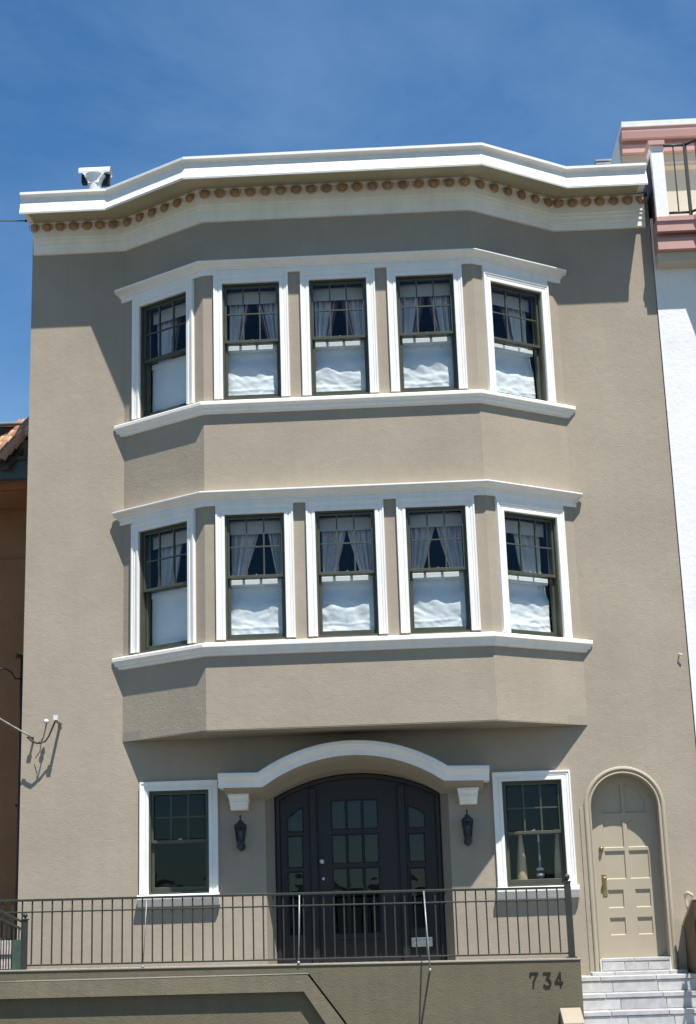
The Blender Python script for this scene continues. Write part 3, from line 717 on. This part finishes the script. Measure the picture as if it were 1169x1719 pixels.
for nm, dd, x, z in (('7', d7, 5.458, 0.010), ('3', d3, 5.598, 0.006), ('4', d4, 5.722, 0.006)):
    obj('house_number', digit(dd, 0.017), porch, (x-px, -0.001, z-pz))

# ---------------------------------------------------------------- railing
rail = thing('porch_railing', 'dark green iron railing with thin balusters along the porch ledge', 'railing', (2.5, PY+0.08, 0.3))
def RO(name, me, x, z, **k): return obj(name, me, rail, (x-2.5, 0, z-0.3), **k)
sl_ = -0.0085
def railbar(name, z0, hgt, dep, x0=-0.95, x1=5.93):
    b = B(); n = 8
    b.plate([(x0, z0+sl_*x0), (x1, z0+sl_*x1), (x1, z0+sl_*x1+hgt), (x0, z0+sl_*x0+hgt)], [], -dep/2, dep/2)
    me = b.mesh(name, iron, bevel=0.003); me.transform(Matrix.Translation((-2.5, 0, -0.3))); obj(name, me, rail)
railbar('top_rail', 1.078, 0.026, 0.045); railbar('mid_rail', 0.955, 0.016, 0.03); railbar('bottom_rail', 0.386, 0.018, 0.03)
bal = B().box(-0.0075, 0.0075, -0.0075, 0.0075, 0, 0.672).mesh('baluster', iron)
for k in range(61):
    x = -0.90+0.1118*k
    if abs(x-(-0.066)) < 0.03: pass
    RO('baluster', bal, x, 0.405+sl_*x)
b = B().box(-0.034, 0.034, -0.034, 0.034, 0, 0.80); b.box(-0.055, 0.055, -0.05, 0.05, -0.001, 0.012); b.box(-0.04, 0.04, -0.04, 0.04, 0.80, 0.815)
b.lathe([(0.012, 0.812), (0.014, 0.825), (0.030, 0.842), (0.034, 0.860), (0.026, 0.882), (0.0, 0.894)], n=14)
RO('newel_post', b.mesh('newel_post', iron), 5.925, ztop(5.925))
# braces that lean out from the rail
brace_m = mat('dull_zinc_rod', (0.32, 0.32, 0.30), 0.5, metal=0.5, var=0.3, vscale=20)
for x, xo, yo, zb in ((1.275, -0.03, -0.05, 0.345), (2.972, -0.02, -0.06, 0.335), (4.345, 0.03, -0.34, 0.225)):
    b = B(); zt_ = 1.05
    b.tube([(x-2.5, -0.03, zt_-0.3), (x+xo*0.4-2.5, -0.03+yo*0.5, 0.70-0.3), (x+xo-2.5, -0.03+yo, zb-0.3)], 0.0055 if x < 2 else 0.0085, 8)
    b.tube([(x+xo-2.5, -0.03+yo, zb-0.3), (x+xo-2.5, -0.02 if yo > -0.2 else -0.09, zb-0.3-0.01)], 0.008 if yo > -.2 else 0.011, 8)
    b.lathe([(0, -0.02), (0.014, -0.014), (0.018, 0), (0.014, 0.014), (0, 0.02)], (x+xo-2.5, -0.03+yo, zb-0.3), 10)
    obj('brace', b.mesh('brace', brace_m), rail, label='bare metal brace leaning out from the rail')

# ---------------------------------------------------------------- neighbour's side gate at left
gate = thing('stair_railing', 'dark iron stair railing with a ball-topped post and green panel at the far left', 'railing', (-0.09, PY+0.02, 0.36))
def GO(name, b, m, bevel=0):
    me = b.mesh(name, m, bevel=bevel); me.transform(Matrix.Translation((0.09, -(PY+0.02), -0.36))); return obj(name, me, gate)
gy = PY+0.02
b = B().box(-0.095, -0.042, gy-0.025, gy+0.025, 0.353, 0.88); b.box(-0.107, -0.030, gy-0.033, gy+0.033, 0.88, 0.893)
b.lathe([(0.010, 0.893), (0.010, 0.905), (0.024, 0.915), (0.027, 0.930), (0.018, 0.947), (0.0, 0.955)], (-0.068, gy, 0), 12)
GO('post', b, iron)
for nm, z in (('top_rail', 0.845), ('lower_rail', 0.765)):
    GO(nm, B().plate([(-1.0, z+0.45), (-0.095, z), (-0.095, z+0.026), (-1.0, z+0.476)], [], gy-0.015, gy+0.015), iron)
for k in range(14):
    x = -0.135-0.055*k
    me = B().box(x-0.006, x+0.006, gy-0.006, gy+0.006, 0.68+0.0*k, 0.79+(-0.095-x)*0.48).mesh('baluster', iron)
    me.transform(Matrix.Translation((0.09, -gy, -0.36))); obj('baluster', me, gate)
GO('green_panel', B().box(-0.205, -0.096, gy-0.008, gy+0.008, 0.357, 0.675), green_panel)
for k in range(9):
    x = -0.228-0.030*k
    me = B().box(x-0.008, x+0.008, gy-0.0, gy+0.012, 0.365, 0.67).mesh('picket', picket); me.transform(Matrix.Translation((0.09, -gy, -0.36))); obj('picket', me, gate)
GO('picket_rail', B().box(-0.55, -0.206, gy-0.012, gy-0.001, 0.50, 0.52), iron)
GO('back_panel', B().box(-1.0, -0.206, gy+0.05, gy+0.06, 0.357, 0.69), green_panel)

# ---------------------------------------------------------------- things inside the right ground-floor window
def vase(x, y, h, label, c):
    b = B().lathe([(0, 0), (0.062, 0), (0.066, 0.02), (0.060, h*0.25), (0.052, h*0.45), (0.034, h*0.75), (0.022, h*0.93), (0.030, h*0.985), (0.034, h), (0.026, h-0.01), (0.0, h-0.06)], n=18)
    thing('vase', label, 'vase', (x, y, 1.13), 0, 'tall vases behind the right ground-floor window', b.mesh('vase', c))
b_ = B().box(5.30, 6.10, 0.20, 0.55, 1.10, 1.13)
obj('window_shelf', b_.mesh('window_shelf', cream), house)
vase(5.535, 0.27, 0.60, 'tall sand-coloured vase behind the right ground-floor window, nearer the entry door', vase_m)
vase(5.985, 0.30, 0.62, 'tall tan vase half hidden by the right edge of the right ground-floor window', vase_m)
cs = thing('candlestick', 'slim candlestick with black and white bands, between two vases in the right ground-floor window', 'candlestick', (5.752, 0.27, 1.13))
obj('banded_base', B().lathe([(0, 0), (0.042, 0), (0.048, 0.012), (0.048, 0.028), (0.034, 0.036), (0.034, 0.075), (0.048, 0.083), (0.048, 0.102), (0.034, 0.11), (0.034, 0.14), (0.045, 0.148), (0.045, 0.168), (0.02, 0.178)], n=16).mesh('banded_base', white_plastic), cs)
b = B()
for z in (0.037, 0.111): b.lathe([(0.0345, z), (0.038, z+0.002), (0.038, z+0.034), (0.0345, z+0.036)], n=16)
obj('dark_band', b.mesh('dark_band', blackin), cs)
obj('stem', B().lathe([(0.018, 0.178), (0.014, 0.3), (0.010, 0.46), (0.016, 0.47), (0.0, 0.475)], n=12).mesh('stem', mat('slate_blue_glaze', (0.12, 0.18, 0.24), 0.3)), cs)
obj('candle', B().lathe([(0.011, 0.475), (0.011, 0.60), (0, 0.605)], n=12).mesh('candle', white_plastic), cs)

# ---------------------------------------------------------------- roof flue
fl = thing('roof_flue', 'white metal flue with a T-shaped cowl on the roof behind the left of the cornice', 'flue', (0.16, 1.0, 9.9))
b = B().lathe([(0.095, 0.0), (0.092, 0.95), (0.096, 1.0), (0.115, 1.06), (0.15, 1.12)], n=20)
obj('pipe', b.mesh('pipe', white_plastic), fl)
# cowl: half-pipe with open ends
b = B(); n = 12; r0 = 0.092
for (x0, x1) in ((-0.215, 0.225),):
    vs = []
    for x in (x0, x1):
        for rr in (r0, r0-0.006):
            for k in range(n+1):
                a = -0.25+(math.pi+0.5)*k/n; vs.append((x, -rr*math.cos(a), 1.160+rr*math.sin(a)))
    N1 = n+1; fs = []
    for k in range(n):
        fs += [(k, k+1, 2*N1+k+1, 2*N1+k), (N1+k+1, N1+k, 3*N1+k, 3*N1+k+1), (k, N1+k, N1+k+1, k+1), (2*N1+k, 2*N1+k+1, 3*N1+k+1, 3*N1+k)]
    b.add(vs, fs, False)
obj('cowl', b.mesh('cowl', white_plastic), fl)
b = B(); b.plate([(-0.075, 0.98), (0.075, 0.98), (0.085, 1.04), (0.13, 1.10), (0.16, 1.135), (-0.16, 1.135), (-0.13, 1.10), (-0.085, 1.04)], [], -0.094, -0.088)
obj('front_skirt', b.mesh('front_skirt', white_plastic), fl)
obj('inner_shade', B().box(0.07, 0.20, 0.02, 0.09, 1.0, 1.16).mesh('inner_shade', blackin), fl)  # black inserts stand in for the shade inside the cowl
obj('inner_shade', B().box(-0.19, -0.12, 0.0, 0.09, 1.03, 1.16).mesh('inner_shade', blackin), fl)

# ---------------------------------------------------------------- service drop on the left wall
sv = thing('service_bracket', 'white insulator brackets with looped cables on the left of the wall, above the railing', 'bracket', (-0.02, 0, 3.2))
def SO(name, b, m):
    me = b.mesh(name, m); me.transform(Matrix.Translation((0.02, 0, -3.2))); return obj(name, me, sv)
b = B().box(-0.005, 0.045, -0.262, -0.225, 3.205, 3.262); SO('cable_box', b, white_plastic)
b = B().tube([(0.022, 0, 3.19), (0.022, -0.235, 3.20)], 0.018, 8).box(0.0, 0.045, -0.012, 0.0, 3.15, 3.21); SO('arm', b, cove_tan)
b = B().lathe([(0, -0.19), (0.022, -0.185), (0.030, -0.17), (0.020, -0.155), (0.030, -0.14), (0.018, -0.125), (0.010, -0.12)], (-0.115, 0, 3.205), 12, axis='y')
SO('insulator', b, white_plastic)
b = B().tube([(-0.115, -0.14, 3.19), (-0.125, -0.16, 3.10), (-0.145, -0.17, 3.01), (-0.165, -0.18, 2.965)], 0.008, 6)
b.tube([(-0.19, -0.19, 2.955), (-0.165, -0.18, 2.948), (-0.12, -0.17, 2.965), (-0.08, -0.17, 3.02), (-0.04, -0.19, 3.10), (0.01, -0.23, 3.19)], 0.011, 6)
b.tube([(-0.33, -0.20, 3.02), (-0.28, -0.2, 2.975), (-0.22, -0.2, 2.945), (-0.165, -0.18, 2.945)], 0.013, 6)
b.tube([(-0.165, -0.18, 2.95), (-0.20, -0.10, 2.85), (-0.27, -0.03, 2.78)], 0.005, 5)
SO('cable_loop', b, wire_d)
b = B().box(-0.33, -0.28, -0.11, -0.08, 3.00, 3.03).tube([(-0.305, 0, 2.99), (-0.305, -0.10, 3.01)], 0.014, 6); SO('clamp', b, pipe_m)
pts = []
for k in range(40):
    t = k/39; pts.append((-0.29-1.9*t, -0.2-1.2*t, 3.025+1.45*t-0.35*t*(1-t)))
b = B().tube(pts, [0.009+0.003*(k % 2) for k in range(40)], 6)
thing('service_cable', 'beaded grey service cable running down from the left edge to the wall brackets', 'cable', (0, 0, 0), 0, None, b.mesh('service_cable', wire_m))
pts = [(-0.47-2.5*t, -0.32-1.0*t, 9.74-0.35*t+0.0*t) for t in [k/10 for k in range(11)]]
b = B().tube(pts, 0.008, 6).lathe([(0, -0.02), (0.014, -0.014), (0.018, 0), (0.014, 0.014), (0, 0.02)], (-0.47, -0.32, 9.74), 8)
thing('overhead_wire', 'thin dark wire tied to the left end of the cornice against the sky', 'wire', (0, 0, 0), 0, None, b.mesh('overhead_wire', wire_d))
obj('wall_hook', B().tube([(7.56, 0, 3.74), (7.56, -0.04, 3.76), (7.60, -0.05, 3.74)], 0.009, 6).mesh('wall_hook', white_plastic), house)

# ---------------------------------------------------------------- stair parapet and handrail at right
pr = thing('stair_parapet', 'sloping stair parapet in its shaded brown at the right edge beside the tiled steps', 'parapet', (7.9, -0.25, GZ))
def PX(pts, x0, x1): return B().prism_x(pts, x0, x1)
me = PX([(-0.02, 0.072), (-0.74, 0.072), (-0.74, 0.86), (-0.02, 0.60)], 7.345, 7.62).mesh('parapet_wall', darkwood_shade, bevel=0.004)  # brown puts the shade on its tan stucco into the colour
me.transform(Matrix.Translation((-7.9, 0.25, -GZ))); obj('parapet_wall', me, pr)
me = PX([(-0.01, 0.602), (-0.75, 0.866), (-0.75, 0.890), (-0.01, 0.628)], 7.332, 7.635).mesh('lit_tone_cap', beige_door, bevel=0.004)  # paler tan strip stands in for the sunlit top edge
me.transform(Matrix.Translation((-7.9, 0.25, -GZ))); obj('lit_tone_cap', me, pr)
for y_, zt_, zb_ in ((-0.98, 0.90, -0.10), (-1.28, 1.0, -0.27), (-1.62, 1.1, -0.45)):
    me = B().box(7.37, 7.43, y_-0.03, y_+0.03, zb_, zt_).mesh('baluster', darkwood_shade); me.transform(Matrix.Translation((-7.9, 0.25, -GZ))); obj('baluster', me, pr)
hr = thing('handrail', 'tan iron handrail with a curled end at the right edge, above the brown parapet', 'handrail', (7.38, -0.3, 0.3))
def HO(name, b, m):
    me = b.mesh(name, m); me.transform(Matrix.Translation((-7.38, 0.3, -0.3))); return obj(name, me, hr)
b = B().tube([(7.375, -0.30, 0.50), (7.372, -0.30, 0.62), (7.362, -0.30, 0.76), (7.352, -0.29, 0.86), (7.35, -0.27, 0.925), (7.375, -0.28, 0.955), (7.42, -0.30, 0.925), (7.425, -0.31, 0.895)], [.013, .013, .014, .018, .022, .022, .02, .01], 8)
HO('post', b, beige_door)
b = B().tube([(7.358, -0.30, 0.80), (7.39, -0.33, 0.765), (7.42, -0.40, 0.765), (7.43, -0.50, 0.80), (7.43, -1.9, 1.35)], 0.014, 8)
HO('rail', b, beige_door)
b = B()
for k in range(3): y_ = -0.55-0.3*k; b.tube([(7.43, y_, 0.62-y_*0.0), (7.43, y_, 0.80-(y_+0.5)*0.39)], 0.008, 6)
HO('uprights', b, beige_door)

# ---------------------------------------------------------------- left neighbour
ln = thing('brown_house', 'shaded brown stucco house with clay barrel tiles, at the left edge', 'house', (-2, 1.1, GZ))
def LO(name, b, m, bevel=0, **k):
    me = b.mesh(name, m, bevel=bevel); me.transform(Matrix.Translation((2, -1.1, -GZ))); return obj(name, me, ln, **k)
LO('wall', B().box(-6, WL-0.004, 1.95, 8, GZ, 6.75).box(-6, WL-0.004, 1.149, 1.949, 6.48, 6.60), brown_wall)
LO('seam', B().box(-6, WL-0.004, 1.938, 1.951, 5.75, 5.77), brown_red)
LO('band', B().box(-6, WL-0.004, 1.08, 1.149, 6.50, 6.62), brown_red)
LO('fascia', B().box(-6, WL-0.004, 0.98, 1.079, 6.62, 6.87), teal)
LO('eave', B().box(-6, WL-0.004, 0.95, 1.6, 6.872, 6.92), darkwood_shade)
LO('gable', B().plate([(-6, 6.93), (WL-0.006, 6.93), (WL-0.006, 7.28), (-1.2, 6.98), (-6, 6.98)], [], 1.02, 1.1), darkwood_shade)
LO('ridge', B().plate([(-6, 6.95), (WL-0.006, 6.95), (WL-0.006, 7.585), (-6, 7.585)], [], 1.64, 1.74), darkwood_shade)
LO('ridge_cap', B().tube([(-6, 1.6, 7.60), (-1.1, 1.6, 7.605), (WL-0.01, 1.6, 7.595)], 0.03, 8), roofmat)
LO('downpipe', B().tube([(-0.72, 1.06, GZ), (-0.72, 1.06, 4.19)], 0.032, 10).tube([(-0.72, 1.06, 4.16), (-0.74, 1.04, 4.22), (-0.79, 1.0, 4.225)], [0.022, 0.03, 0.035], 8)
   .tube([(-0.70, 1.04, 3.93), (-0.80, 1.02, 3.93), (-0.86, 1.0, 4.02), (-0.93, 1.0, 4.06), (-1.2, 1.0, 4.07)], 0.012, 8).box(-0.77, -0.67, 1.02, 1.149, 2.3, 2.33), pipe_m)
def tile_mesh(r):
    b = B(); n = 8; L_ = 0.20; vs = []
    for x, rr in ((0, r), (L_, r*0.8)):
        for q in (rr, rr-0.012):
            for k in range(n+1): a = math.pi*k/n; vs.append((q*math.cos(a), x, q*math.sin(a)))
    N1 = n+1; fs = []
    for k in range(n): fs += [(k, 2*N1+k, 2*N1+k+1, k+1), (N1+k, N1+k+1, 3*N1+k+1, 3*N1+k), (k, k+1, N1+k+1, N1+k)]
    b.add(vs, fs, True); return b
tms = [tile_mesh(0.085).mesh('roof_tile', m) for m in tiles]
dn = Vector((-0.50, -0.55, -0.85)).normalized(); upv = -dn
side = Vector((-0.74, 0.673, 0)).normalized()
nrm = side.cross(upv); nrm = nrm if nrm.z > 0 else -nrm
mt = Matrix((upv.cross(nrm), upv, nrm)).transposed()
for j in range(7):
    for k in range(8):
        p = Vector((-0.60, 1.34, 7.53)) + side*0.165*j + dn*(0.135*k+0.05*(j % 2)+random.uniform(-.008, .008)) + nrm*0.01
        o = obj('roof_tile', tms[random.randint(0, 2)], ln)
        o.rotation_euler = (mt @ Matrix.Rotation(R(9), 3, 'X') @ Matrix.Rotation(R(random.uniform(-4, 4)), 3, 'Z')).to_euler(); o.location = p-Vector((-2, 1.1, GZ))
q0 = Vector((-0.52, 1.29, 7.48)); q = [q0, q0+dn*0.95, q0+dn*0.95+side*1.6, q0+side*1.6]
b = B().add([tuple(v) for v in q]+[tuple(v-nrm*0.05) for v in q], [(0, 1, 2, 3), (7, 6, 5, 4), (0, 4, 5, 1), (1, 5, 6, 2), (2, 6, 7, 3), (3, 7, 4, 0)])
LO('roof_deck', b, darkwood_shade)

# ---------------------------------------------------------------- right neighbour
rn = thing('white_house', 'white stucco house with salmon-pink cornices and an iron balcony, at the right edge', 'house', (9, 0, GZ))
def NO(name, b, m, bevel=0, **k):
    me = b.mesh(name, m, bevel=bevel); me.transform(Matrix.Translation((-9, 0, -GZ))); return obj(name, me, rn, **k)
X0 = 7.676
NO('wall', B().box(X0, 14, -0.022, 8, GZ, 9.5), white_stucco)
BP = [(8.34, -0.022), (9.25, -0.95), (11.5, -0.95), (12.4, -0.022)]
NO('bay_wall', B().prism_z(BP, 7.55, 9.6), white_stucco)
NP = [(X0+0.02, -0.022), (8.30, -0.022), (9.25, -0.85), (11.6, -0.85)]
cpn = lambda pr: pr
NO('cream_band', B().sweep_plan(NP, [(0, 8.78), (0.20, 8.80), (0.20, 8.93), (0, 8.93)]), cream)
NO('balcony_band', B().sweep_plan(NP, [(0, 8.932), (0.285, 8.932), (0.285, 9.085), (0.22, 9.10), (0.22, 9.158), (0, 9.158)]), pink)
NO('balcony_slab', B().sweep_plan(NP, [(0, 9.16), (0.335, 9.16), (0.335, 9.285), (0.355, 9.295), (0.355, 9.355), (0, 9.36)]), pink)
NO('balcony_floor', B().prism_z([(X0, -0.02), (8.3, -0.02), (9.25, -0.8), (11.6, -0.8), (11.6, 3), (X0, 3)], 9.2, 9.358), cream)
NO('balcony_pier', B().box(7.705, 7.865, -0.33, -0.24, 9.361, 10.30), white_stucco, 0.006)
NO('pier_cap', B().box(7.695, 7.875, -0.335, -0.07, 10.301, 10.375), white_stucco)
NO('pier_cap_top', B().box(7.672, 7.885, -0.37, -0.05, 10.376, 10.440), pink, 0.004)
NO('balcony_side_shade', B().box(7.709, 7.80, -0.239, 1.9, 9.361, 10.28), darkwood_shade)  # dark box puts the shade on the pier's left side into colour
bal2 = [(7.87, -0.33), (8.14, -0.33), (9.1, -1.15), (11.4, -1.15)]
for nm, z in (('balcony_top_rail', 10.37), ('balcony_bottom_rail', 9.42)):
    pts = [(x, y, z) for x, y in bal2]; b = B()
    for a, c in zip(pts[:-1], pts[1:]): b.tube([a, c], 0.017, 6)
    NO(nm, b, iron)
NO('balcony_post', B().box(8.125, 8.165, -0.35, -0.31, 9.36, 10.40), iron)
me2 = B().box(-0.008, 0.008, -0.008, 0.008, 0, 0.95).mesh('balcony_baluster', iron)
for x, y in [(7.995, -0.33)]+[(8.14+0.16*k*0.76, -0.33-0.16*k*0.65) for k in range(1, 7)]:
    obj('balcony_baluster', me2, rn, (x-9, y, 9.42-GZ))
# set-back top storey
NO('penthouse_wall', B().box(7.74, 13, 2.0, 8, 9.3, 11.30), cream)
PHP = [(7.70, 2.0), (13, 2.0)]
NO('penthouse_side_wall', B().box(7.69, 7.739, 1.99, 4.5, 9.3, 11.76), white_stucco)
NO('penthouse_cornice_lower', B().sweep_plan(PHP, [(0, 11.20), (0.10, 11.22), (0.10, 11.26), (0.13, 11.262), (0.13, 11.40), (0.0, 11.40)]), cream)
NO('penthouse_cornice_middle', B().sweep_plan(PHP, [(0, 11.402), (0.215, 11.402), (0.215, 11.525), (0.16, 11.53), (0.16, 11.60), (0, 11.60)]), pink)
NO('penthouse_cornice_upper', B().sweep_plan(PHP, [(0, 11.602), (0.27, 11.602), (0.29, 11.70), (0.29, 11.765), (0.0, 11.765)]), pink)
NO('penthouse_coping', B().sweep_plan(PHP, [(-2.5, 11.767), (0.31, 11.767), (0.32, 11.845), (-2.5, 11.86)]), trim)
NO('penthouse_roof', B().box(7.9, 13, 2.1, 8, 11.55, 11.76), roofmat)
ch = thing('roof_vent', 'small grey square roof vent between the cornice and the pink penthouse', 'vent', (7.62, 3.2, 9.9))
vent_m = mat('dull_zinc', (0.30, 0.34, 0.34), 0.6, var=0.3, vscale=14)
obj('vent_shaft', B().box(-0.10, 0.10, -0.1, 0.1, 0, 1.93).mesh('vent_shaft', vent_m), ch)
b = B()
for k in range(3): b.box(-0.125, 0.125, -0.125, 0.125, 1.95+0.055*k, 1.975+0.055*k)
b.box(-0.06, 0.06, -0.06, 0.06, 1.93, 2.12)
obj('vent_louvre', b.mesh('vent_louvre', vent_m), ch)
